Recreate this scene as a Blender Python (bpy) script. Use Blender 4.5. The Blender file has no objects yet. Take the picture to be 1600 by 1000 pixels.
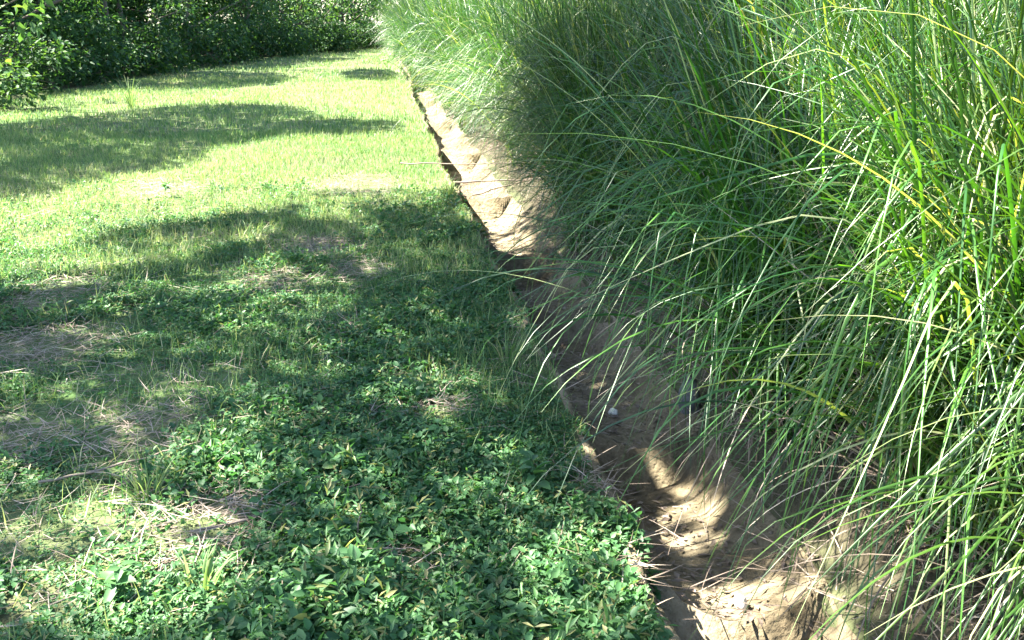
import bpy, math
import numpy as np
from mathutils import Vector

SC = bpy.context.scene
COL = SC.collection
# ------------------------------------------------------------------ camera, light, exposure
CAM_H = 1.5
cam = bpy.data.cameras.new("camera")
cam.sensor_width = 36.0
cam.lens = 36.0 * 1450 / 1600
cam.clip_start, cam.clip_end = 0.05, 600
camo = bpy.data.objects.new("camera", cam)
COL.objects.link(camo)
camo.location = (0, 0, CAM_H)
camo.rotation_euler = (math.pi / 2 - math.atan(470 / 1450), 0, 0)
SC.camera = camo

SUN_EL = math.radians(52)
TR = np.array([0.985, -0.17]); TR = TR / np.linalg.norm(TR)      # way the sunlight travels over the ground
w = bpy.data.worlds.new("World"); SC.world = w; w.use_nodes = True
nt = w.node_tree; nt.nodes.clear()
sky = nt.nodes.new("ShaderNodeTexSky"); sky.sky_type = 'NISHITA'; sky.sun_disc = False
sky.sun_elevation = SUN_EL
sky.sun_rotation = math.atan2(-TR[0], -TR[1])
bg = nt.nodes.new("ShaderNodeBackground"); bg.inputs[1].default_value = 0.07
wo = nt.nodes.new("ShaderNodeOutputWorld")
nt.links.new(sky.outputs[0], bg.inputs[0]); nt.links.new(bg.outputs[0], wo.inputs[0])
sd = bpy.data.lights.new("sun", 'SUN'); sd.energy = 5.0; sd.angle = math.radians(0.5); sd.color = (1, 0.94, 0.82)
so = bpy.data.objects.new("sun", sd); COL.objects.link(so); so.location = (-10, 0, 15)
so.rotation_euler = Vector((TR[0] * math.cos(SUN_EL), TR[1] * math.cos(SUN_EL), -math.sin(SUN_EL))).to_track_quat('-Z', 'Y').to_euler()
SC.view_settings.view_transform = 'Standard'; SC.view_settings.look = 'None'
SC.view_settings.exposure = 3.35; SC.view_settings.gamma = 1.0
SC.render.engine = 'CYCLES'
SC.cycles.max_bounces = 8; SC.cycles.transparent_max_bounces = 4
SC.cycles.diffuse_bounces = 4; SC.cycles.transmission_bounces = 4; SC.cycles.glossy_bounces = 2

# ------------------------------------------------------------------ noise and terrain
def _h(ix, iy, s):
    n = (ix.astype(np.int64) * 374761393 + iy.astype(np.int64) * 668265263 + s * 1442695041) & 0xffffffff
    n = ((n ^ (n >> 13)) * 1274126177) & 0xffffffff
    return ((n ^ (n >> 16)) & 0xffff) / 65535.0
def vnoise(x, y, s=0):
    x = np.asarray(x, float); y = np.asarray(y, float)
    ix = np.floor(x); iy = np.floor(y); fx = x - ix; fy = y - iy
    fx = fx * fx * (3 - 2 * fx); fy = fy * fy * (3 - 2 * fy)
    a, b, c, d = _h(ix, iy, s), _h(ix + 1, iy, s), _h(ix, iy + 1, s), _h(ix + 1, iy + 1, s)
    return (a * (1 - fx) + b * fx) * (1 - fy) + (c * (1 - fx) + d * fx) * fy
def fbm(x, y, s=0, o=3):
    r, a, t = 0, 1.0, 0
    for k in range(o):
        r = r + a * vnoise(np.asarray(x) * 2 ** k, np.asarray(y) * 2 ** k, s + k * 7); t += a; a *= 0.5
    return r / t
RY = [-30, 0, 1.0, 2.02, 2.34, 2.81, 3.73, 4.52, 5.68, 7.02, 9.53, 16.7, 23.5, 36.5, 53, 90, 200]
RX = [0.75, 0.62, 0.53, .42, .37, .35, .22, .10, -.10, -.27, -.66, -1.63, -2.52, -4.37, -6.6, -12, -30]
def rim(y):
    y = np.asarray(y, float); o = y * 0
    return np.interp(y, RY, RX) + .07 * (vnoise(y * 1.3, o, 5) - .5) + .035 * (vnoise(y * 4.5, o, 6) - .5)                          # left edge of the channel
PU = [-200, -.14, -.04, 0.0, .04, .12, .26, .44, .60, .74, 1.2, 2.5, 200]
PZ = [0, 0, .02, .0, -.19, -.27, -.29, -.25, -.12, .0, .12, .25, .32]
def rough(x, y):
    x = np.asarray(x, float); y = np.asarray(y, float)
    u = x - rim(y)
    k = np.clip((np.abs(u - .3) - .3) / .3, 0, 1)                # the bed itself stays even
    return k * (0.10 * (fbm(x * .35, y * .35, 3) - .5) + 0.05 * (fbm(x * 1.7, y * 1.7, 9) - .5) + .02 * (fbm(x * 7, y * 7, 5) - .5))
def gz(x, y): return np.interp(np.asarray(x, float) - rim(y), PU, PZ) + rough(x, y)

# ------------------------------------------------------------------ which ground the crowns shade (measured from the photograph)
SHADE = {
 'A': [(-4.2, 4.85), (-3.04, 5.31), (-3.11, 6.8), (-2.5, 7.14), (-2.12, 7.58), (-1.79, 8.04), (-1.66, 8.55), (-0.66, 8.69), (-0.5, 8.3), (-0.2, 8.1), (.9, 8.1), (1.6, 7.2), (2.15, 5.0), (2.0, 3.3), (1.7, 2.5), (1.42, 1.48), (0.0, 1.15), (-1.73, 1.27), (-3.5, 2.2)],
 'B': [(-9.38, 12.51), (-7.65, 14.08), (-6.83, 15.54), (-5.84, 17.32), (-4.0, 17.45), (-2.97, 15.12), (-1.77, 14.54), (-1.42, 13.02), (-2.05, 12.51), (-2.73, 12.51), (-3.51, 11.41), (-3.53, 9.87), (-3.99, 8.87), (-4.11, 7.86), (-4.2, 7.53), (-5.42, 7.02)],
 'C1': [(-8.1, 20.97), (-8.23, 26.22), (-7.31, 28.82), (-5.57, 25.64), (-5.46, 22.62), (-6.98, 20.78)],
 'C2': [(-5.01, 27.79), (-4.85, 30.33), (-3.84, 30.33), (-2.98, 26.22), (-3.22, 24.04), (-4.32, 24.81)],
 'C3': [(-9.07, 32.44), (-8.39, 38.28), (-6.04, 39.57), (-6.86, 34.35), (-8.19, 30.73)],
 'D': [(-30, 3), (-8.6, 15.0), (-9.6, 23.5), (-9.3, 39), (-7.3, 53), (-7, 90), (-60, 90)],
 'H': [(-.15, 6.1), (1.7, 6.4), (2.2, 4.5), (2.0, 3.2), (1.5, 2.9), (.45, 3.0), (.1, 4.4)],
 'E': [(1.6, 5.2), (6.0, 4.4), (6.5, 11.5), (1.0, 11.5), (.9, 8.5)],
}
LIT = [(-2.95, 5.6, 0.38, 0.43, 0.05), (-2.44, 6.1, 0.3, 0.36, 0.3), (-1.16, 7.95, 0.39, 0.35, 0.35), (-1.13, 5.08, 0.2, 0.29, 0.35), (-1.94, 5.31, 0.23, 0.21, 0.5), (-2.15, 6.48, 0.18, 0.24, 0.4), (-0.27, 3.59, 0.22, 0.16, 0.3), (-1.09, 2.72, 0.24, 0.22, 0.05), (-1.3, 2.56, 0.16, 0.12, 0.2), (-1.06, 2.15, 0.26, 0.18, 0.0), (-0.49, 2.78, 0.13, 0.08, 0.35), (0.27, 2.23, 0.16, 0.19, 0.08), (-0.37, 2.31, 0.17, 0.13, 0.35), (-0.36, 9.0, 0.24, 0.6, 0), (-0.2, 7.3, 0.15, 0.34, 0.15), (0.14, 4.6, 0.14, 0.14, 0.3), (0.47, 3.15, 0.14, 0.2, 0.15), (0.79, 2.44, 0.27, 0.16, 0.25), (0.49, 2.45, 0.12, 0.12, 0.1), (1.04, 2.44, 0.15, 0.13, 0.2), (-0.7, 2.31, 0.11, 0.1, 0.4), (-1.34, 2.28, 0.09, 0.1, 0.4), (-0.87, 3.21, 0.12, 0.11, 0.5)]
def inpoly(x, y, poly):
    r = np.zeros(x.shape, bool); n = len(poly)
    for i in range(n):
        x1, y1 = poly[i]; x2, y2 = poly[(i + 1) % n]
        c = (y1 > y) != (y2 > y)
        with np.errstate(divide='ignore', invalid='ignore'):
            r ^= c & (x < (x2 - x1) * (y - y1) / (y2 - y1 + 1e-12) + x1)
    return r
def shade_p(x, y):
    jx = x + .30 * (fbm(x * 1.6, y * 1.6, 21) - .5); jy = y + .5 * (fbm(x * 1.6, y * 1.6, 33) - .5)
    p = np.zeros(x.shape)
    for k, poly in SHADE.items():
        v = .75 if k == 'E' else 1.0
        p = np.where(inpoly(jx, jy, poly), np.maximum(p, v), p)
    f = np.clip((fbm(x * 2.2, y * 2.2, 41) - .33) * 9, 0.45, 1)      # gaps between the sprays
    f = np.where((x < -1.0) & (y > 4.3) & (y < 8.3), np.clip((fbm(x * 3.2, y * 2.6, 43) - .36) * 8, .12, 1), f)
    f = np.where(x - rim(y) > -.1, np.maximum(f, 1.0), f)
    p = p * f * np.where((y < 3.1) & (x < .2), .5 + .5 * (fbm(x * 3.5, y * 3.5, 47) > .47), 1)
    for cx, cy, rx, ry, q in LIT:
        d = (((.6 * x + .4 * jx) - cx) / (rx * 1.3 + .03)) ** 2 + (((.7 * y + .3 * jy) - cy) / (ry * 1.3 + .03)) ** 2
        p = np.where(d < 1, np.minimum(p, q), p)
    return p
COT = 1 / math.tan(SUN_EL)
def sunproj(P): return P[:, 0] + P[:, 2] * COT * TR[0], P[:, 1] + P[:, 2] * COT * TR[1]

# ------------------------------------------------------------------ mesh helpers
def build(name, V, quads=None, tris=None, mat=None, parent=None, rnd=None, smooth=True):
    me = bpy.data.meshes.new(name)
    V = np.asarray(V, np.float32); me.vertices.add(len(V)); me.vertices.foreach_set("co", V.ravel())
    L, T = [], []
    if quads is not None and len(quads):
        q = np.asarray(quads, np.int32); L.append(q.ravel()); T.append(np.full(len(q), 4, np.int32))
    if tris is not None and len(tris):
        t = np.asarray(tris, np.int32); L.append(t.ravel()); T.append(np.full(len(t), 3, np.int32))
    L = np.concatenate(L); T = np.concatenate(T)
    me.loops.add(len(L)); me.loops.foreach_set("vertex_index", L)
    me.polygons.add(len(T)); me.polygons.foreach_set("loop_start", np.concatenate([[0], np.cumsum(T)[:-1]]).astype(np.int32))
    me.polygons.foreach_set("loop_total", T)
    me.polygons.foreach_set("use_smooth", np.full(len(T), smooth))
    me.update(calc_edges=True); me.validate()
    if rnd is not None:
        a = me.attributes.new("rnd", 'FLOAT', 'POINT'); a.data.foreach_set("value", np.asarray(rnd, np.float32))
    o = bpy.data.objects.new(name, me); COL.objects.link(o)
    if mat: me.materials.append(mat)
    if parent: o.parent = parent
    return o
def thing(name, label, cat, loc=(0, 0, 0), rz=0, group=None):
    o = bpy.data.objects.new(name, None); COL.objects.link(o); o.empty_display_size = .1
    o.location = loc; o.rotation_euler = (0, 0, rz)
    o["label"] = label; o["category"] = cat
    if group: o["group"] = group
    return o
def tag(o, label=None, cat=None, group=None, kind=None):
    for k, v in (("label", label), ("category", cat), ("group", group), ("kind", kind)):
        if v: o[k] = v
    return o
class MB:                                                        # several shapes gathered into one mesh
    def __init__(s): s.V, s.Q, s.T, s.R, s.n = [], [], [], [], 0
    def add(s, V, Q=None, T=None, R=None):
        V = np.asarray(V, float)
        s.V.append(V)
        if Q is not None and len(Q): s.Q.append(np.asarray(Q) + s.n)
        if T is not None and len(T): s.T.append(np.asarray(T) + s.n)
        s.R.append(np.full(len(V), .5) if R is None else R); s.n += len(V)
    def tube(s, pts, rad, k=7, R=None):
        pts = np.asarray(pts, float); n = len(pts)
        t = np.gradient(pts, axis=0); t /= np.linalg.norm(t, axis=1)[:, None] + 1e-9
        a = np.array([0, 0, 1.0]) if abs(t[0, 2]) < .9 else np.array([1.0, 0, 0])
        V = []
        for i in range(n):
            b = np.cross(t[i], a); b /= np.linalg.norm(b) + 1e-9; c = np.cross(t[i], b)
            for j in range(k):
                th = 2 * math.pi * j / k
                V.append(pts[i] + rad[i] * (b * math.cos(th) + c * math.sin(th)))
        Q = [[i * k + j, i * k + (j + 1) % k, (i + 1) * k + (j + 1) % k, (i + 1) * k + j] for i in range(n - 1) for j in range(k)]
        T = [[(n - 1) * k, (n - 1) * k + j, (n - 1) * k + j + 1] for j in range(1, k - 1)]
        s.add(V, Q, T, None if R is None else np.full(len(V), R))
    def build(s, name, mat, parent=None, smooth=True):
        return build(name, np.concatenate(s.V), np.concatenate(s.Q) if s.Q else None, np.concatenate(s.T) if s.T else None, mat, parent, np.concatenate(s.R), smooth)
def unit(v): return v / (np.linalg.norm(v, axis=-1, keepdims=True) + 1e-9)
def blades(rng, base, az, th0, bend, length, width, rows=8, fold=.25, kink=None, kang=None, pw=1.6, twist=.4):
    """arching ribbons, folded along the midrib; all arguments are arrays of n"""
    n = len(base); s = np.linspace(0, 1, rows + 1)
    th = th0[:, None] + bend[:, None] * s[None] ** pw
    if kink is not None:
        kt = np.clip((s[None] - kink[:, None]) / rng.uniform(.03, .26, n)[:, None], 0, 1); th = np.minimum(th + kang[:, None] * kt, 3.0)
    a2 = az[:, None] + (rng.normal(0, .12, n))[:, None] * s[None] * 2
    d = np.stack([np.sin(th) * np.cos(a2), np.sin(th) * np.sin(a2), np.cos(th)], -1)
    step = (length / rows)[:, None, None]
    P = np.zeros((n, rows + 1, 3)); P[:, 1:] = np.cumsum((d[:, :-1] + d[:, 1:]) * .5 * step, 1); P += base[:, None]
    tw = rng.normal(0, twist, n)[:, None]
    side = np.stack([-np.sin(a2), np.cos(a2), np.zeros_like(a2)], -1)
    nor = np.cross(d, side)
    side = side * np.cos(tw)[..., None] + nor * np.sin(tw)[..., None]
    nor = np.cross(d, side)
    wd = (width[:, None] * (1 - s[None] ** 2.2) ** .9 * (.75 + .25 * np.minimum(s[None] * 6, 1)) + .0004)[..., None]
    V = np.stack([P - side * wd * .5, P + nor * wd * fold, P + side * wd * .5], 2)
    V = V.reshape(-1, 3)
    i = (np.arange(n)[:, None, None] * (rows + 1) + np.arange(rows)[None, :, None]) * 3 + np.arange(2)[None, None]
    Q = np.stack([i, i + 1, i + 4, i + 3], -1).reshape(-1, 4)
    return V, Q
def ovate(base, d, up, L, W, fold=.18, droop=.15):
    """eight-point leaves with a raised rim on both sides of the midrib"""
    d = unit(d); s = unit(np.cross(d, up)); n = np.cross(s, d)
    L = L[:, None]; W = W[:, None]
    def p(a, b, c): return base + d * L * a + s * W * b + n * (W * c - L * droop * a * a)
    V = np.stack([p(0, 0, 0), p(.28, -.46, fold), p(.28, .46, fold), p(.3, 0, 0), p(.66, -.36, fold), p(.66, .36, fold), p(.68, 0, 0), p(1, 0, 0)], 1)
    m = len(base); o = (np.arange(m) * 8)[:, None, None]
    Q = (np.array([[1, 4, 6, 3], [3, 6, 5, 2]])[None] + o).reshape(-1, 4)
    T = (np.array([[0, 1, 3], [0, 3, 2], [4, 7, 6], [6, 7, 5]])[None] + o).reshape(-1, 3)
    return V.reshape(-1, 3), Q, T
def kites(base, d, up, L, W):
    d = unit(d); s = unit(np.cross(d, up)); n = np.cross(s, d); L = L[:, None]; W = W[:, None]
    V = np.stack([base, base + d * L * .45 - s * W * .5 + n * W * .15, base + d * L - n * L * .12, base + d * L * .45 + s * W * .5 + n * W * .15], 1)
    o = (np.arange(len(base)) * 4)[:, None, None]
    return V.reshape(-1, 3), (np.array([[0, 1, 2], [0, 2, 3]])[None] + o).reshape(-1, 3)
def rdir(rng, n):
    v = rng.normal(size=(n, 3)); return unit(v)

# ------------------------------------------------------------------ materials
def mat_new(name):
    m = bpy.data.materials.new(name); m.use_nodes = True; t = m.node_tree; t.nodes.clear()
    return m, t, (lambda k: t.nodes.new(k)), t.links.new
def ramp(N, stops):
    r = N("ShaderNodeValToRGB"); e = r.color_ramp.elements
    while len(e) < len(stops): e.new(.5)
    for q, (p, c) in zip(e, stops): q.position = p; q.color = (*c, 1)
    return r
def leaf_mat(name, stops, rough=.45, trans=.35, tint=(1.5, 1.5, .5), spec=.4, vary=0.):
    m, t, N, K = mat_new(name)
    a = N("ShaderNodeAttribute"); a.attribute_name = "rnd"
    r = ramp(N, stops); K(a.outputs["Fac"], r.inputs[0])
    tc = N("ShaderNodeTexCoord"); nz = N("ShaderNodeTexNoise"); nz.inputs["Scale"].default_value = 9; K(tc.outputs["Object"], nz.inputs["Vector"])
    hv = N("ShaderNodeHueSaturation"); mr = N("ShaderNodeMapRange"); mr.inputs[3].default_value = .65; mr.inputs[4].default_value = 1.35
    K(nz.outputs[0], mr.inputs[0]); K(mr.outputs[0], hv.inputs["Value"]); K(r.outputs[0], hv.inputs["Color"])
    if vary:                                                     # clumps differ a little from one another
        oi = N("ShaderNodeObjectInfo"); m2 = N("ShaderNodeMapRange"); m2.inputs[3].default_value = 1 - vary / 2; m2.inputs[4].default_value = 1 + vary / 2
        m3 = N("ShaderNodeMapRange"); m3.inputs[3].default_value = .475; m3.inputs[4].default_value = .515
        h2 = N("ShaderNodeHueSaturation"); K(oi.outputs["Random"], m2.inputs[0]); K(oi.outputs["Random"], m3.inputs[0])
        K(m2.outputs[0], h2.inputs["Value"]); K(m3.outputs[0], h2.inputs["Hue"]); K(hv.outputs[0], h2.inputs["Color"]); hv = h2
    p = N("ShaderNodeBsdfPrincipled"); p.inputs["Roughness"].default_value = rough; p.inputs["Specular IOR Level"].default_value = spec
    K(hv.outputs[0], p.inputs["Base Color"])
    tl = N("ShaderNodeBsdfTranslucent"); mu = N("ShaderNodeMixRGB"); mu.blend_type = 'MULTIPLY'; mu.inputs[0].default_value = 1
    mu.inputs[2].default_value = (*tint, 1); K(hv.outputs[0], mu.inputs[1]); K(mu.outputs[0], tl.inputs[0])
    mx = N("ShaderNodeMixShader"); mx.inputs[0].default_value = trans; K(p.outputs[0], mx.inputs[1]); K(tl.outputs[0], mx.inputs[2])
    o = N("ShaderNodeOutputMaterial"); K(mx.outputs[0], o.inputs[0])
    return m
def noise_mat(name, layers, rough=.9, bump=.3, bscale=60, spec=.2):
    """layers: (scale, detail, stops) blended by a broad noise"""
    m, t, N, K = mat_new(name); tc = N("ShaderNodeTexCoord"); cur = None
    for i, (sc, de, st) in enumerate(layers):
        nz = N("ShaderNodeTexNoise"); nz.inputs["Scale"].default_value = sc; nz.inputs["Detail"].default_value = de; nz.inputs["Roughness"].default_value = .65
        K(tc.outputs["Object"], nz.inputs["Vector"]); r = ramp(N, st); K(nz.outputs[0], r.inputs[0])
        if cur is None: cur = r.outputs[0]
        else:
            mx = N("ShaderNodeMixRGB"); mx.blend_type = 'MULTIPLY'; mx.inputs[0].default_value = 1
            K(cur, mx.inputs[1]); K(r.outputs[0], mx.inputs[2]); cur = mx.outputs[0]
    p = N("ShaderNodeBsdfPrincipled"); p.inputs["Roughness"].default_value = rough; p.inputs["Specular IOR Level"].default_value = spec
    K(cur, p.inputs["Base Color"])
    nz = N("ShaderNodeTexNoise"); nz.inputs["Scale"].default_value = bscale; nz.inputs["Detail"].default_value = 6; K(tc.outputs["Object"], nz.inputs["Vector"])
    b = N("ShaderNodeBump"); b.inputs["Strength"].default_value = bump; b.inputs["Distance"].default_value = .02; K(nz.outputs[0], b.inputs["Height"]); K(b.outputs[0], p.inputs["Normal"])
    o = N("ShaderNodeOutputMaterial"); K(p.outputs[0], o.inputs[0])
    return m
M = {}
M['soil'] = noise_mat("soil", [(0.7, 4, [(.3, (.085, .075, .05)), (.5, (.10, .14, .055)), (.7, (.06, .13, .035))]), (28, 6, [(.25, (.45, .45, .45)), (.75, (1.3, 1.25, 1.15))])], bump=.8, bscale=45)
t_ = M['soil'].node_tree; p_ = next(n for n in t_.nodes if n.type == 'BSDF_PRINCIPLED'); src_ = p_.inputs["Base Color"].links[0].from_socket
at_ = t_.nodes.new("ShaderNodeAttribute"); at_.attribute_name = "rnd"; mh = t_.nodes.new("ShaderNodeMixRGB"); mh.inputs[2].default_value = (.045, .034, .024, 1)   # shade under the tall grass, put into the bank soil colour
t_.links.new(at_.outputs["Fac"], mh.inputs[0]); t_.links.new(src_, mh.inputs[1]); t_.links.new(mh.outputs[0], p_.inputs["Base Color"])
M['concrete'] = noise_mat("dirty_concrete", [(2.2, 6, [(.3, (.075, .06, .038)), (.5, (.155, .13, .085)), (.7, (.25, .215, .155))]), (24, 8, [(.2, (.5, .48, .44)), (.6, (1.1, 1.08, 1.04))])], bump=.9, bscale=38)
M['bark'] = noise_mat("bark", [(5, 6, [(.3, (.05, .04, .03)), (.7, (.15, .125, .10))])], bump=.8, bscale=20)
M['grit'] = noise_mat('grit', [(11, 4, [(.3, (.07, .055, .04)), (.7, (.26, .22, .17))])], bump=.3)
M['stone'] = noise_mat("pale_stone", [(14, 5, [(.3, (.55, .53, .48)), (.7, (.8, .79, .75))])], bump=.5, bscale=60)
M['greystone'] = noise_mat("grey_stone", [(9, 5, [(.3, (.065, .066, .066)), (.7, (.14, .142, .14))])], bump=.5, bscale=40)
M['dry'] = leaf_mat("dry_straw", [(0, (.13, .10, .08)), (.5, (.26, .205, .16)), (1, (.40, .345, .275))], rough=.6, trans=.15, tint=(1.1, 1, .8))
M['weed'] = leaf_mat("weed_leaf", [(0, (.034, .095, .040)), (.55, (.056, .142, .052)), (.9, (.10, .195, .065)), (1, (.20, .20, .085))], rough=.5, trans=.36, spec=.3, tint=(1.25, 1.5, .7))
M['lawn'] = leaf_mat("lawn_blade", [(0, (.045, .14, .045)), (.5, (.145, .235, .08)), (.85, (.28, .33, .155)), (1, (.38, .36, .22))], rough=.5, trans=.42, tint=(1.3, 1.3, .8))
M['reed'] = leaf_mat("tall_grass_blade", [(0, (.014, .042, .016)), (.45, (.029, .084, .015)), (.74, (.064, .138, .022)), (.87, (.18, .225, .10)), (1, (.28, .30, .16))], rough=.36, trans=.38, spec=.5, tint=(1.5, 1.55, .3), vary=.5)
M['tree'] = leaf_mat("tree_leaf", [(0, (.016, .05, .022)), (.6, (.034, .088, .032)), (1, (.085, .15, .045))], rough=.6, spec=.2, trans=.35)
M['tree_pale'] = leaf_mat("pale_tree_leaf", [(0, (.032, .08, .034)), (.6, (.06, .13, .05)), (1, (.12, .18, .065))], rough=.6, spec=.2, trans=.35)

# ------------------------------------------------------------------ ground and channel
rng = np.random.default_rng(7)
ys = np.concatenate([np.linspace(-30, 0.6, 12)[:-1], np.arange(.6, 9, .06), np.arange(9, 30, .2), np.arange(30, 70, .8), np.linspace(70, 260, 14)])
us = np.concatenate([-np.geomspace(150, 8, 16), np.arange(-7.6, -1.2, .16), np.arange(-1.2, -.2, .06), np.arange(-.2, .9, .025), np.arange(.9, 3, .12), np.geomspace(3, 150, 14)])
Y, U = np.meshgrid(ys, us, indexing='ij'); X = rim(Y) + U
Z = gz(X, Y)
cut = np.clip(np.minimum((U - .012) / .03, (.56 + .14 * (fbm(Y * 3, Y * 0, 8) - .5) - U) / .06), 0, 1)
Z = Z - .10 * cut
ny, nu = Y.shape
I = np.arange(ny * nu).reshape(ny, nu)
GQ = np.stack([I[:-1, :-1], I[:-1, 1:], I[1:, 1:], I[1:, :-1]], -1).reshape(-1, 4)
tag(build("ground", np.stack([X, Y, Z], -1).reshape(-1, 3), GQ, None, M['soil'], rnd=np.clip((U.ravel() - .46) / .2, 0, 1) * .85), kind="structure")  # bank mask for the shade mixed into the soil colour

JOINTS = [1.4, 2.48, 3.62, 5.45, 6.85, 9.0, 12.0, 16.0, 21, 27, 34, 42, 52]
cy = np.unique(np.concatenate([np.arange(-2, 60, .05), np.array(JOINTS) - .012, np.array(JOINTS) + .012]))
cu = np.concatenate([[-.05, -.045, -.02, -.005], np.arange(.01, .585, .0225)])
def bow(u): return .20 * np.clip(1 - ((u - .31) / .30) ** 2, 0, 1)      # every fall has a bowed lip
J = np.array([-2] + JOINTS + [60])
def chan(u, row):
    seg = np.searchsorted(JOINTS, row); ln = J[seg + 1] - J[seg]
    fr = (row - J[seg]) / ln
    depth = np.clip(np.minimum(u / .08, (.58 - u) / .16), 0, 1)
    lipc = np.exp(-(fr * ln / .05) ** 2)
    return np.interp(u, PU, PZ) + .008 + depth * (.10 - .17 * np.clip(fr * 1.15, 0, 1) ** .8) + .02 * depth * lipc + .006 * (fbm(u * 5, row * 5, 61) - .5) * depth
def bed_z(x, y):                                                         # what a thing lying at x, y rests on
    u = np.asarray(x, float) - rim(y)
    return np.where((u > 0) & (u < .55), chan(u, np.clip(np.asarray(y, float) + bow(u), -1.9, 59)), gz(x, y))
Y, U = np.meshgrid(cy, cu, indexing='ij')
Z = chan(U, Y); Y = Y - bow(U); X = rim(Y) + U
Z[:, 0] -= .09; X += (.012 * (fbm(Y * 2.3, Y * 0 + 4, 71) - .5))
ny, nu = Y.shape; I = np.arange(ny * nu).reshape(ny, nu)
CQ = np.stack([I[:-1, :-1], I[:-1, 1:], I[1:, 1:], I[1:, :-1]], -1).reshape(-1, 4)
tag(build("drainage_channel", np.stack([X, Y, Z], -1).reshape(-1, 3), CQ, None, M['concrete']), kind="structure")

# ------------------------------------------------------------------ ground cover
BARE = [(-0.93, 2.52, 0.22), (-2.27, 4.18, 0.30), (-1.4, 5.38, 0.23), (-1.33, 6.28, 0.26), (-0.31, 2.31, 0.10), (-1.43, 3.16, 0.22), (-0.97, 5.68, 0.2), (-1.79, 3.1, 0.2), (-3.21, 8.42, 0.35), (-1.46, 8.76, 0.4), (0.28, 2.76, 0.09), (0.36, 2.30, 0.09), (-0.28, 3.39, 0.10), (-2.6, 5.0, .3)]
def bare(x, y):
    b = np.zeros(x.shape)
    for cx, cy_, r in BARE:
        b = np.maximum(b, np.clip(1.5 - np.sqrt((x - cx) ** 2 + ((y - cy_) / 1.25) ** 2) / r, 0, 1))
    return b
def lushness(x, y):
    n = fbm(x * 2.4, y * 2.4, 77)
    return np.clip((n - .30) * 4.5 + .6 * np.clip((x + 1.6) / 1.2, -.05, .6) + .12 * (y < 3.5), .18, 1) * (1 - .93 * bare(x, y))
def scatter(rng, n, y0, y1, left=.6, umax=-.02, p=1.0):
    """points on the ground seen between y0 and y1, left of the channel"""
    y = (y0 ** p + rng.random(n) * (y1 ** p - y0 ** p)) ** (1 / p)
    xl = -.60 * y - left; xr = rim(y) + umax
    x = xl + rng.random(n) * (xr - xl)
    return x, y
# leafy creeping weeds
def weed_leaves(rng, x, y, scale, nl=6):
    n = len(x); z = gz(x, y)
    ht = (.012 + .055 * rng.random(n) ** 1.6) * scale
    k = rng.integers(3, nl + 1, n); idx = np.repeat(np.arange(n), k); m = len(idx)
    ph = rng.random(m) * 6.283; el = rng.normal(.25, .35, m)
    d = np.stack([np.cos(ph) * np.cos(el), np.sin(ph) * np.cos(el), np.sin(el)], -1)
    up = unit(np.array([0, 0, 1.0]) + rng.normal(0, .35, (m, 3)))
    b = np.stack([x[idx], y[idx], z[idx] + ht[idx] * (.35 + .65 * rng.random(m))], -1) + d * (.012 * scale[idx])[:, None]
    L = (.017 + .020 * rng.random(m)) * scale[idx]; W = L * rng.uniform(.6, .85, m)
    V, Q, T = ovate(b, d, up, L, W)
    r = np.repeat(np.clip((rng.normal(.45, .2, n))[idx] + rng.normal(0, .12, m), 0, 1), 8)
    return V, Q, T, r
mb = MB()
x, y = scatter(rng, 120000, 1.75, 8.6, umax=.05, p=1.0); e_ = (x - rim(y) < -.07) | (fbm(x * 4, y * 4, 15) > .55); x, y = x[e_], y[e_]; keep = rng.random(len(x)) < lushness(x, y) * np.clip((7.8 - y) / 2.2, .12, 1)
x, y = x[keep], y[keep]
sc_ = np.clip(.72 + 1.3 * (fbm(x * 2.1, y * 2.1, 90) - .45), .45, 1.7) * rng.uniform(.6, 1.25, len(x)) * (.62 + .05 * y) * (1 + .32 * np.clip((3.3 - y) / 1.2, 0, 1))
j = rng.random(len(x)) < .84
mb.add(*weed_leaves(rng, x[j], y[j], sc_[j]))
x, y, sc_ = x[~j], y[~j], sc_[~j]; k_ = 7; n = len(x); idx = np.repeat(np.arange(n), k_); m = n * k_     # a second, narrow-leaved weed
ph = rng.random(m) * 6.283; el = rng.normal(.5, .4, m); hh = rng.random(m)
V, T = kites(np.stack([x[idx], y[idx], gz(x, y)[idx] + hh * .085 * sc_[idx]], -1), np.stack([np.cos(ph) * np.cos(el), np.sin(ph) * np.cos(el), np.sin(el)], -1), unit(np.array([0, 0, 1.0]) + rng.normal(0, .3, (m, 3))), rng.uniform(.018, .042, m) * sc_[idx], rng.uniform(.006, .012, m) * sc_[idx])
mb.add(V, None, T, np.repeat(np.clip(rng.normal(.75, .25, m), 0, 1), 4))
tag(mb.build("creeping_weeds", M['weed']), "low leafy green weeds carpeting the ground in the foreground", "ground cover", kind="stuff")
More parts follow.
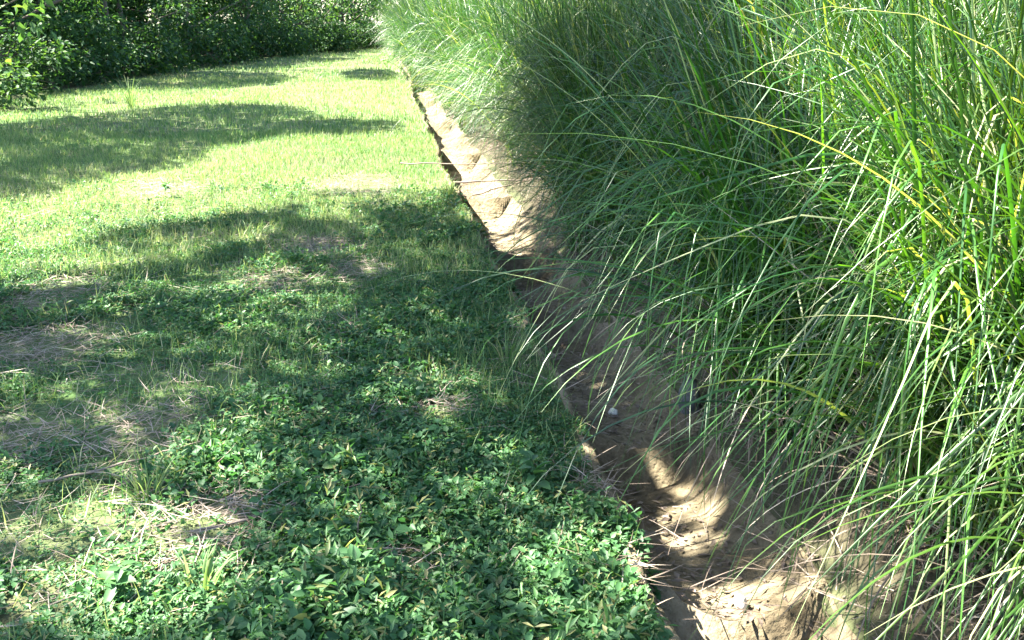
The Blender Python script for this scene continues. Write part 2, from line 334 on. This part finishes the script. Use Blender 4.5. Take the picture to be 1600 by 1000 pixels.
# grass of the field
def lawn(rng, x, y, h0, h1, w0, lean=.5):
    n = len(x); b = np.stack([x, y, gz(x, y) - .01], -1)
    return blades(rng, b, rng.random(n) * 6.283, np.abs(rng.normal(.2, .25, n)), np.abs(rng.normal(lean, .5, n)), rng.uniform(h0, h1, n), w0 * rng.uniform(.7, 1.3, n) , rows=3, fold=.2)
mb = MB()
for (n, y0, y1, h0, h1, w_, th) in ((30000, 1.7, 7.5, .04, .15, .0035, .0), (120000, 5.5, 13, .03, .10, .005, 1), (75000, 12, 26, .04, .12, .010, 1), (45000, 25, 56, .05, .15, .02, 1)):
    x, y = scatter(rng, n, y0, y1, left=1.2, umax=-.03, p=1.3)
    kp = rng.random(len(x)) < (np.clip(.25 + .9 * fbm(x * 1.1, y * 1.1, 55), 0, 1) * (1 - .85 * bare(x, y)) if th else np.clip(fbm(x * 1.7, y * 1.7, 56) * 2.3 - .85, .05, 1) * (1 - .95 * bare(x, y)))
    kp &= (x > -9.6)
    x, y = x[kp], y[kp]
    V, Q = lawn(rng, x, y, h0, h1, w_)
    rr = np.clip(rng.normal(.48, .24, len(x)) + .5 * (fbm(x * .6, y * .6, 12) - .45), 0, 1)
    mb.add(V, Q, None, np.repeat(rr, 12))
tag(mb.build("short_grass", M['lawn']), "short mown grass of the field running back to the trees", "grass", kind="stuff")
# dead straw lying about
def straws(rng, x, y, l0, l1, w_, lift=.02):
    n = len(x); b = np.stack([x, y, bed_z(x, y) + .003 + rng.random(n) * lift], -1)
    th = np.pi / 2 - np.abs(rng.normal(.05, .16, n))
    return blades(rng, b, rng.random(n) * 6.283, th, rng.normal(0.05, .12, n), rng.uniform(l0, l1, n), np.full(n, w_) * rng.uniform(.6, 1.4, n), rows=4, fold=.1)
mb = MB()
x, y = scatter(rng, 90000, 1.75, 9.5, p=1.2)
kp = rng.random(len(x)) < np.maximum(bare(x, y) * .75, .05 + .10 * (fbm(x * 2.4, y * 2.4, 77) < .42)); x, y = x[kp], y[kp]
V, Q = straws(rng, x, y, .03, .16, .0026, .03); mb.add(V, Q, None, np.repeat(np.clip(rng.normal(.45, .28, len(x)), 0, 1), 15))
n = 5200; y = 1.2 + rng.random(n) ** 1.6 * 18; x = rim(y) + rng.uniform(.50, 1.7, n)
V, Q = straws(rng, x, y, .06, .35, .0035, .05); mb.add(V, Q, None, np.repeat(np.clip(rng.normal(.4, .25, n), 0, 1), 15))
n = 420; y = 1.6 + rng.random(n) * 9; x = rim(y) + rng.uniform(.04, .6, n)
V, Q = straws(rng, x, y, .03, .25, .003, .012); mb.add(V, Q, None, np.repeat(np.clip(rng.normal(.3, .25, n), 0, 1), 15))
tag(mb.build("dead_straw", M['dry']), "dry brown straw and thatch lying in bare patches and on the bank", "dead straw", kind="stuff")

n = 2600; y = 1.5 + rng.random(n) ** 1.5 * 12; x = rim(y) + np.abs(rng.normal(.02, .55, n)) * .9 + .03
cz = bed_z(x, y) + .004 + .012 * rng.random(n)
ph = rng.random(n) * 6.283
V, T = kites(np.stack([x, y, cz], -1), np.stack([np.cos(ph), np.sin(ph), rng.normal(0, .15, n)], -1), unit(np.array([0, 0, 1.0]) + rng.normal(0, .25, (n, 3))), rng.uniform(.015, .06, n), rng.uniform(.008, .022, n))
tag(build("leaf_litter", V, None, T, M['dry'], None, np.repeat(np.clip(rng.normal(.2, .25, n), 0, 1), 4)), "brown fallen leaves scattered in the channel and on its bank", "leaf litter", kind="stuff")
n = 2600; y = 1.5 + rng.random(n) ** 1.5 * 9; u = np.where(rng.random(n) < .4, rng.normal(-.04, .05, n), rng.uniform(.04, .85, n)); x = rim(y) + u
O = np.array([[1, 0, 0], [-1, 0, 0], [0, 1, 0], [0, -1, 0], [0, 0, .7], [0, 0, -.7], ], float)
sz = .003 + .010 * rng.random(n) ** 3
V = (O[None] * rng.uniform(.6, 1.2, (n, 6, 1)) * sz[:, None, None] + np.stack([x, y, bed_z(x, y) + .002], -1)[:, None]).reshape(-1, 3)
F = np.array([[0, 2, 4], [2, 1, 4], [1, 3, 4], [3, 0, 4], [2, 0, 5], [1, 2, 5], [3, 1, 5], [0, 3, 5]])
tag(build("gravel", V, None, (F[None] + (np.arange(n) * 6)[:, None, None]).reshape(-1, 3), M['grit']), "crumbs of soil and grit along the channel rim and bed", "grit", kind="stuff")

# ------------------------------------------------------------------ tall grass on the right bank
def clump_meshes(seed, kind):
    r = np.random.default_rng(seed)
    nb, nd, w0, w1 = {'front': (290, 130, .006, .0125), 'back': (360, 110, .006, .0125), 'far': (190, 60, .011, .022)}[kind]
    rad = .19 * np.sqrt(r.random(nb)); pa = r.random(nb) * 6.283
    base = np.stack([rad * np.cos(pa), rad * np.sin(pa), np.full(nb, -.03)], -1)
    az = pa + r.normal(0, .8, nb)
    th0 = np.abs(r.normal(.14, .14, nb)) + .03; bend = np.abs(r.normal(.75, .55, nb)); L = r.uniform(1.15, 2.1, nb)
    kink = np.where(r.random(nb) < .34, r.uniform(.4, .85, nb), 2.0); ka = r.uniform(.5, 2.0, nb)
    k = r.random(nb) < (.62 if kind == 'front' else .34)          # blades that hang out over the open channel
    m = k.sum(); az[k] = math.pi + r.normal(.3, .5, m); th0[k] = r.uniform(.15, .6, m); L[k] = r.uniform(1.05, 1.75, m); bend[k] = r.uniform(1.0, 2.1, m)
    k2 = k & (r.random(nb) < .6); m = k2.sum()                   # folded over halfway, the outer half hanging straight down the bank
    th0[k2] = r.uniform(.08, .4, m); bend[k2] = r.uniform(.1, .5, m); kink[k2] = r.uniform(.42, .68, m); ka[k2] = r.uniform(1.45, 2.2, m); L[k2] = r.uniform(1.2, 1.9, m)
    wd = r.uniform(w0, w1, nb)
    V, Q = blades(r, base, az, th0, bend, L, wd, rows=16, fold=.28, kink=kink, kang=ka, pw=2.0)
    R = np.repeat(np.clip(r.normal(.45, .27, nb), 0, 1), 51)
    rad = .17 * np.sqrt(r.random(nd)); pa = r.random(nd) * 6.283
    base = np.stack([rad * np.cos(pa), rad * np.sin(pa), np.full(nd, -.03)], -1)
    sk = r.random(nd) < .72                                       # a skirt of dead thatch round the foot, the rest long dead stalks
    V2, Q2 = blades(r, base, pa + r.normal(0, .6, nd), np.abs(r.normal(.4, .3, nd)), np.where(sk, r.uniform(.8, 2.2, nd), np.abs(r.normal(.8, .6, nd))), np.where(sk, r.uniform(.25, .75, nd), r.uniform(.5, 1.35, nd)), r.uniform(.7 * w0, .7 * w1, nd), rows=16, fold=.3,
                    kink=np.where(r.random(nd) < .5, r.uniform(.3, .8, nd), 2.0), kang=r.uniform(.6, 2.0, nd))
    return (V, Q, R), (V2, Q2, np.repeat(np.clip(np.where(sk, r.normal(.15, .2, nd), r.normal(.7, .25, nd)), 0, 1), 51))
LAB = {'near': ("tall arching grass clump with streaky blades at the near end of the thicket", "near tall grass clumps right of the channel"),
       'mid': ("tall green grass clump in the dim middle of the thicket beside the channel", "middle tall grass clumps right of the channel"),
       'far': ("bright sunlit tall grass clump toward the far end of the thicket", "far tall grass clumps right of the channel")}
def label_for(y):
    return LAB['near'] if y < 4.2 else LAB['mid'] if y < 11 else LAB['far']
protos = []
for s in range(14):
    a, b = clump_meshes(100 + s, 'front' if s < 6 else 'back' if s < 10 else 'far')
    t = thing("tall_grass_clump", LAB['near'][0], "tall grass", group=LAB['near'][1])
    build("green_blades", a[0], a[1], None, M['reed'], t, a[2]); build("dry_stalks", b[0], b[1], None, M['dry'], t, b[2])
    protos.append(t)
spots = []
r = np.random.default_rng(5)
for (u0, y0, y1, st, row) in ((1.0, 1.95, 14, .46, 0), (1.45, 1.7, 14, .5, 1), (2.1, 1.5, 15, .62, 1), (2.9, 2.2, 16, .75, 1), (3.8, 3.4, 17, .9, 1), (5.0, 4.6, 17, 1.1, 1)):
    yy = y0
    while yy < y1:
        if row == 0 and 4.3 < yy < 5.7: yy = 5.7
        spots.append((u0 + r.normal(0, .12) - (-.04 if yy < 3.2 else .06 if yy < 5 else .15 if yy < 7 else -.15 if yy < 13 else .1) * (row == 0), yy + r.normal(0, .1), row)); yy += st * (1 + .02 * yy)
for (u0, y0, y1, st) in ((.75, 14, 56, .75), (1.5, 14.3, 56, .95), (2.6, 14.3, 56, 1.2), (4.2, 16, 54, 1.8)):
    yy = y0
    while yy < y1:
        spots.append((u0 + r.normal(0, .15), yy + r.normal(0, .2), 2)); yy += st * (1 + .012 * yy)
done = set()
for i, (u, yy, row) in enumerate(spots):
    xx = float(rim(yy)) + u
    q = i % 6 if row == 0 else 6 + i % 4 if row == 1 else 10 + i % 4
    src = protos[q]
    if q not in done: t = src; done.add(q)
    else:
        t = src.copy(); COL.objects.link(t)
        for ch in src.children:
            c = ch.copy(); COL.objects.link(c); c.parent = t
    t.location = (xx, yy, float(gz(xx, yy)))
    t.rotation_euler = (r.normal(.04, .05), r.normal(-.15 if yy < 5 else -.06, .07), r.normal(0, .35) + (.12 if yy < 4 else .25))
    s = r.uniform(.8, 1.15) * (1 + .012 * max(yy - 8, 0)) * (1.12 if u > 1.8 else 1)
    t.scale = (s, s, s * r.uniform(.95, 1.15) * (1.35 if u > 2.6 else 1))
    t["label"], t["group"] = label_for(yy)

# ------------------------------------------------------------------ trees and bushes
def crown_leaves(rng, centres, radii, per, L0, L1, sun_cull=True, keep_lit_at=0.02, lowcut=.05, lowkeep=1.0, droop=.3):
    """leaf sprays spread through the crown; centres are world points"""
    B, D, Uo = [], [], []
    for c, ra in zip(centres, radii):
        n = int(per * ra ** 2) + 6
        v = rdir(rng, n); q = rng.random(n) ** .45
        B.append(c + v * q[:, None] * np.array([ra, ra, ra * .62])); o = v.copy(); o[:, 2] = o[:, 2] * .4 - droop
        D.append(unit(o + rng.normal(0, .5, (n, 3)))); Uo.append(unit(np.array([0, 0, 1.0]) + rng.normal(0, .45, (n, 3))))
    B = np.concatenate(B); D = np.concatenate(D); Uo = np.concatenate(Uo)
    k = B[:, 2] > gz(B[:, 0], B[:, 1]) + lowcut
    if sun_cull:
        sx, sy = sunproj(B + D * (L0 + L1) * .25); k &= (rng.random(len(B)) < np.maximum(shade_p(sx, sy), np.where(B[:, 2] < 2.7 + .02 * B[:, 1], lowkeep, keep_lit_at)))
    B, D, Uo = B[k], D[k], Uo[k]; n = len(B)
    L = rng.uniform(L0, L1, n); W = L * rng.uniform(.45, .65, n)
    V, T = kites(B, D, Uo, L, W)
    return V, T, np.repeat(np.clip(rng.normal(.45, .25, n), 0, 1), 4)
def tree(name, label, cat, x, y, h, rad, n_cl, seed, per=240, L=(.10, .17), mat='tree', low=.5, group=None, trunk_r=.13, cull=True, clr=(.45, .9), shape=None, keep=0.02):
    r = np.random.default_rng(seed); z0 = float(gz(x, y))
    t = thing(name, label, cat, (x, y, z0), group=group)
    base = np.array([x, y, z0])
    if shape is None:
        C, R = [], []
        while len(C) < n_cl:
            p = r.uniform(-1, 1, 3); rr = math.hypot(p[0], p[1])
            zz = (p[2] + 1) / 2
            if rr > math.sqrt(max(0, 1 - (abs(zz - .4) / .62) ** 2)) or (rr < .45 and r.random() < .7): continue
            C.append(base + np.array([p[0] * rad, p[1] * rad, low + zz * (h - low)])); R.append(r.uniform(*clr))
    else: C, R = shape(r, base)
    V, T, rr = crown_leaves(r, C, R, per, *L, sun_cull=cull, keep_lit_at=keep, lowkeep=0 if name == 'shade_tree' else 1)
    V = V - base
    mb = MB()
    if trunk_r:
        top = h * .75; k = 9
        pts = np.array([[.18 * math.sin(i * .9 + seed) * i / k, .18 * math.cos(i * .7 + seed) * i / k, -.1 + top * i / k] for i in range(k + 1)])
        mb.tube(pts, [trunk_r * (1.25 if i == 0 else 1 - .75 * i / k) for i in range(k + 1)], 9)
        for j in r.permutation(len(C))[:min(16, len(C))]:
            e = C[j] - base; s_ = pts[int(np.clip(e[2] / top * k * .7, 1, k - 1))]
            mid = (s_ + e) / 2 + np.array([0, 0, .15]) + r.normal(0, .12, 3)
            mb.tube([s_, (s_ + mid) / 2 + r.normal(0, .04, 3), mid, e], [trunk_r * .4, trunk_r * .3, trunk_r * .22, .012], 6)
        mb.build("trunk", M['bark'], t)
    build("crown", V, None, T, M[mat], t, rr)
    return t
tree("tree", "leafy tree at far left with sunlit hanging foliage reaching the grass", "tree", -11.0, 17.0, 6.8, 2.6, 55, 201, low=.4, mat='tree_pale', keep=.05, L=(.15, .26), per=110, clr=(.35, .7))
tree("tree", "dark dense tree standing behind the leafy tree at far left", "tree", -11.9, 22.5, 7.5, 2.9, 60, 202, low=.3)
tree("tree", "very dark tree in the deep shadow midway along the tree line", "tree", -11.8, 28.5, 7.8, 3.0, 60, 203, low=.2)
tree("tree", "mid green tree just beyond the darkest part of the tree line", "tree", -11.5, 34.5, 7.5, 2.9, 55, 204, low=.4, L=(.13, .2), per=170)
tree("tree", "speckled tree with pale leaf tips, third tree from the end", "tree", -11.0, 40.5, 7.5, 2.9, 55, 205, low=.4, L=(.14, .22), per=150, mat='tree_pale', keep=.08)
tree("tree", "tree with grey speckled foliage, second from the end of the row", "tree", -10.2, 46.5, 7.5, 2.9, 55, 206, low=.4, L=(.15, .24), per=130, mat='tree_pale', keep=.08)
tree("tree", "last tree of the row, dark and meeting the tall grass", "tree", -9.2, 52.5, 7.0, 2.6, 55, 207, low=.2, L=(.15, .24), per=130, keep=.08)
tree("tree", "pale tree closing the view beyond the end of the field", "tree", -6.0, 60.0, 8, 3.4, 60, 208, low=.2, L=(.18, .28), per=120, mat='tree_pale', keep=.3)
back = tree("tree", "tree of the dark second row filling the gaps behind the first trees", "tree", -14.9, 28.0, 9.0, 3.0, 110, 220, low=.1, L=(.2, .34), per=120, cull=False, group="second row of dark trees")
for k_, (bx, by, bs) in enumerate(((-15.2, 23.3, .95), (-19.5, 17.0, .6), (-14.7, 33, 1), (-14.4, 38, 1), (-14.0, 43, .95), (-13.6, 48.5, .9), (-13.5, 54.5, .9), (-10.5, 60.5, .9), (-2.0, 66, .9), (3.5, 65, 1), (-20, 25, 1.1), (-20, 31, 1.1), (-19.5, 37, 1.1))):
    c = back.copy(); COL.objects.link(c); c.location = (bx, by, float(gz(bx, by))); c.rotation_euler = (0, 0, k_ * 1.3); c.scale = (bs, bs, bs)
    for ch in back.children:
        d_ = ch.copy(); COL.objects.link(d_); d_.parent = c
for i, (x_, y_, h_, r_, lab, mt) in enumerate((
        (-9.0, 15.4, .7, .95, "low pale bush spreading over the grass at the far left edge", 'tree_pale'),
        (-10.3, 19.3, 1.5, 1.2, "rounded bush under the leafy tree at far left", 'tree'),
        (-10.7, 23.6, 1.8, 1.5, "dark bush filling the shade under the dense trees", 'tree'),
        (-10.7, 27.0, 1.8, 1.4, "dark bush beside the deepest shade of the tree line", 'tree'),
        (-10.6, 31.5, 2.0, 1.5, "bush with a pale sprig near the middle of the tree line", 'tree'),
        (-10.5, 37.0, 2.0, 1.6, "bush at the grass edge under the mid green tree", 'tree'),
        (-10.0, 43.0, 2.1, 1.7, "grey green bush under the speckled trees", 'tree_pale'),
        (-9.2, 49.0, 2.1, 1.6, "bush near the far end of the tree line", 'tree'))):
    def shp(r, base, h_=h_, r_=r_):
        C = [base + np.array([r_ * r.uniform(-.8, .8), r_ * r.uniform(-.9, .9), h_ * r.uniform(.1, .8)]) for _ in range(20)]
        return C, [r.uniform(.3, .5) for _ in C]
    tree("bush", lab, "bush", x_, y_, h_, r_, 20, 300 + i, per=500, L=(.08, .15), mat=mt, shape=shp, trunk_r=.03, keep=.5 if i == 0 else .15)
def shp(r, base):
    C = [base + np.array([r.uniform(-.9, .9), r.uniform(-1.5, 1.5), r.uniform(.05, .9)]) for _ in range(26)]
    return C, [r.uniform(.25, .5) for _ in C]
fr_ = tree("bush", "low dark bush in the unbroken shaded fringe along the foot of the trees", "bush", -10.3, 21.5, 1, 1, 20, 330, per=420, L=(.09, .17), shape=shp, cull=False, trunk_r=.02, group="bushes in the shaded fringe")
for k_, (bx, by) in enumerate(((-10.6, 25.2), (-10.7, 29), (-10.5, 33.5), (-10.4, 35.5), (-10.1, 39.5), (-9.9, 41.5), (-9.5, 45.5), (-9.0, 47.5), (-8.6, 51), (-8.0, 53.5), (-6.6, 56), (-5.2, 57))):
    c = fr_.copy(); COL.objects.link(c); c.location = (bx, by, float(gz(bx, by))); c.rotation_euler = (0, 0, math.pi * (k_ % 2) + .2 * math.sin(k_)); c.scale = (1.1, 1.15, 1 + .25 * (k_ % 3))
    for ch in fr_.children:
        d_ = ch.copy(); COL.objects.link(d_); d_.parent = c
# two tall trees beside the path whose crowns shade the near field
def over(poly_keys, zr, spread):
    def shp(r, base):
        C, R = [], []
        while len(C) < spread:
            k = poly_keys[r.integers(len(poly_keys))]; P = np.array(SHADE[k])
            g = P.min(0) + r.random(2) * (P.max(0) - P.min(0))
            if not inpoly(g[None, 0], g[None, 1], SHADE[k])[0]: continue
            z = r.uniform(*zr); C.append(np.array([g[0] - z * COT * TR[0], g[1] - z * COT * TR[1], z])); R.append(r.uniform(.6, 1.0))
        return C, R
    return shp
tree("shade_tree", "tall spreading tree beside the camera shading the weedy foreground", "tree", -7.0, 4.6, 7.5, 3, 0, 401, per=270, L=(.09, .15), shape=over(['A', 'A', 'A', 'E', 'E', 'H'], (4.5, 7.0), 480), trunk_r=.2, keep=0)
tree("shade_tree", "tall spreading tree left of the field casting the broad grass shadow", "tree", -11.5, 11.5, 8.0, 3, 0, 402, per=150, L=(.13, .2), shape=over(['B'], (4.5, 7.5), 260), trunk_r=.2, keep=0)
for (k, lab, sd_, tx, ty) in (('C1', "slim tree in the row casting a short shadow strip across the field", 403, -12.6, 26), ('C2', "slim tree in the row casting the farthest right shadow strip", 404, -12.4, 31), ('C3', "slim tree in the row casting a thin distant shadow strip", 405, -13.2, 37)):
    tree("shade_tree", lab, "tree", tx, ty, 9.5, 2, 0, sd_, per=150, L=(.16, .24), shape=over([k], (6, 9.5), 40), trunk_r=.12, keep=0)

# ------------------------------------------------------------------ single weeds, stalks, stones
def sprout(label, x, y, h, n, L, seed, cat="weed", mat='weed', stem=.0022):
    r = np.random.default_rng(seed); z = float(gz(x, y)); t = thing("weed", label, cat, (x, y, z), r.random() * 6)
    mb = MB(); k = 6; ax = r.normal(0, .18, 2)
    pts = np.array([[ax[0] * h * (i / k) ** 2, ax[1] * h * (i / k) ** 2, -.01 + h * i / k] for i in range(k + 1)]); mb.tube(pts, [stem * (1.3 - .7 * i / k) for i in range(k + 1)], 5)
    mb.build("stem", M[mat], t)
    f = r.uniform(.3, 1, n); ph = np.arange(n) * 2.4 + r.normal(0, .3, n); el = r.normal(.15, .25, n)
    b = np.stack([np.interp(f, np.linspace(0, 1, k + 1), pts[:, j]) for j in range(3)], -1)
    d = np.stack([np.cos(ph) * np.cos(el), np.sin(ph) * np.cos(el), np.sin(el)], -1)
    Ls = L * r.uniform(.6, 1.1, n) * (1.15 - .5 * f)
    V, Q, T = ovate(b, d, unit(np.array([0, 0, 1.0]) + r.normal(0, .2, (n, 3))), Ls, Ls * r.uniform(.5, .7, n))
    build("leaves", V, Q, T, M[mat], t, np.repeat(np.clip(r.normal(.5, .2, n), 0, 1), 8))
    return t
sprout("broad leafed weed standing tallest beside the bare soil lip of the channel", .08, 2.72, .17, 13, .085, 1)
sprout("bushy weed with small leaves left of the straw patch", -1.2, 2.75, .15, 14, .05, 2)
sprout("upright weed among the clover just right of the brown straw patch", -.6, 2.66, .15, 12, .055, 3)
sprout("broad pale weed in the bright sun at the bottom left corner", -1.05, 2.10, .12, 12, .075, 4)
sprout("pale sunlit weed at the bottom edge close to the channel rim", .16, 2.16, .13, 14, .06, 5)
sprout("dark leafy weed halfway between the straw patch and the channel", -.22, 2.95, .13, 14, .06, 6)
sprout("small weed in the sunlit field near the tall bushes", -3.05, 8.1, .2, 12, .07, 8)
def grass_tuft(label, x, y, n, h, seed, mat='lawn', wd=.006):
    r = np.random.default_rng(seed); z = float(gz(x, y)); pa = r.random(n) * 6.283
    V, Q = blades(r, np.stack([.025 * np.cos(pa), .025 * np.sin(pa), np.full(n, -.01)], -1), pa, np.abs(r.normal(.25, .2, n)), np.abs(r.normal(.7, .4, n)), h * r.uniform(.5, 1, n), np.full(n, wd), rows=6)
    o = build("grass_tuft", V, Q, None, M[mat], None, np.repeat(np.clip(r.normal(.5, .2, n), 0, 1), 21)); o.location = (x, y, z)
    return tag(o, label, "grass tuft")
grass_tuft("upright bright grass tuft just left of the brown straw patch", -1.17, 2.66, 26, .2, 11)
grass_tuft("yellowish broad bladed grass tuft near the bottom edge", -.84, 2.16, 16, .16, 12, wd=.011)
grass_tuft("tall thin pale grass stalks at the edge of the trees", -6.7, 16.7, 30, .7, 15, mat="lawn", wd=.012)
grass_tuft("green grass tuft in the weeds beside the dark channel edge", -.02, 3.95, 24, .22, 13)
grass_tuft("grass tuft at the sunlit bend of the channel rim", -.55, 8.1, 40, .25, 14)
def stone(label, x, y, z, s, seed, mat):
    r = np.random.default_rng(seed); bm = []
    import bmesh
    b = bmesh.new(); bmesh.ops.create_icosphere(b, subdivisions=3, radius=1)
    off = r.normal(0, 1, (6, 3))
    for v in b.verts:
        d = np.array(v.co); k = 1 + sum(.10 * math.sin(2.6 * float(d @ o_) + i) for i, o_ in enumerate(off)) * .6
        v.co = Vector((d * k * np.array(s)).tolist())
    me = bpy.data.meshes.new("stone"); b.to_mesh(me); b.free()
    me.polygons.foreach_set("use_smooth", [True] * len(me.polygons)); me.materials.append(M[mat])
    o = bpy.data.objects.new("stone", me); COL.objects.link(o); o.location = (x, y, z); o.rotation_euler = (r.normal(0, .2), r.normal(0, .2), r.random() * 6)
    return tag(o, label, "stone")
def bed(x, y): return float(bed_z(x, y))
stone("small white stone lying on the sunlit near bed of the channel", .69, 2.40, bed(.69, 2.40) + .024, (.021, .024, .034), 21, 'stone')
stone("little pale pebble in the dark shaded stretch of the channel", .47, 3.95, bed(.47, 3.95) + .015, (.026, .022, .02), 22, 'stone')
stone("upright grey rock in the shade under the tall grass", .78, 3.78, bed(.78, 3.78) + .07, (.05, .05, .11), 23, 'greystone')
def stalk(label, pts, rad, mat='dry', cat="twig", name="twig"):
    mb = MB(); pts = np.array(pts, float)
    t_ = np.linspace(0, 1, 12); P = np.stack([np.interp(t_, np.linspace(0, 1, len(pts)), pts[:, j]) for j in range(3)], -1)
    P += np.random.default_rng(len(label)).normal(0, .004, P.shape)
    c = P.mean(0).copy(); c[2] = P[:, 2].min()
    mb.tube(P - c, np.linspace(rad, rad * .5, 12), 6, .35); o = mb.build(name, M[mat]); o.location = c
    return tag(o, label, cat)
stalk("thin dead stalk reaching straight across the sunlit channel", [(-1.15, 9.6, .08), (-.5, 9.5, .1), (.5, 9.35, .12)], .008)
stalk("dead stalk lying across the channel just in front of a thinner one", [(-.55, 8.6, .06), (.1, 8.55, .09), (.9, 8.5, .14)], .009)
stalk("bent dead stalk with its tip resting on the sunlit concrete", [(-.35, 8.2, .0), (.1, 8.5, .09), (.5, 8.7, .12)], .007)
def gl(x, y, dz=.012): return (x, y, float(gz(x, y)) + dz)
stalk("long grey twig lying in the weeds left of the straw patch", [gl(-1.55, 2.72, .03), gl(-1.3, 2.85, .05), gl(-1.1, 3.0, .05)], .005)
stalk("pale dry stem lying across the straw patch toward the channel", [gl(-.95, 2.42, .02), gl(-.7, 2.55, .04), gl(-.42, 2.75, .05)], .004)
stalk("short brown twig standing in the weeds right of the straw patch", [gl(-.45, 2.38, -.01), gl(-.45, 2.39, .07), gl(-.44, 2.4, .14)], .004)
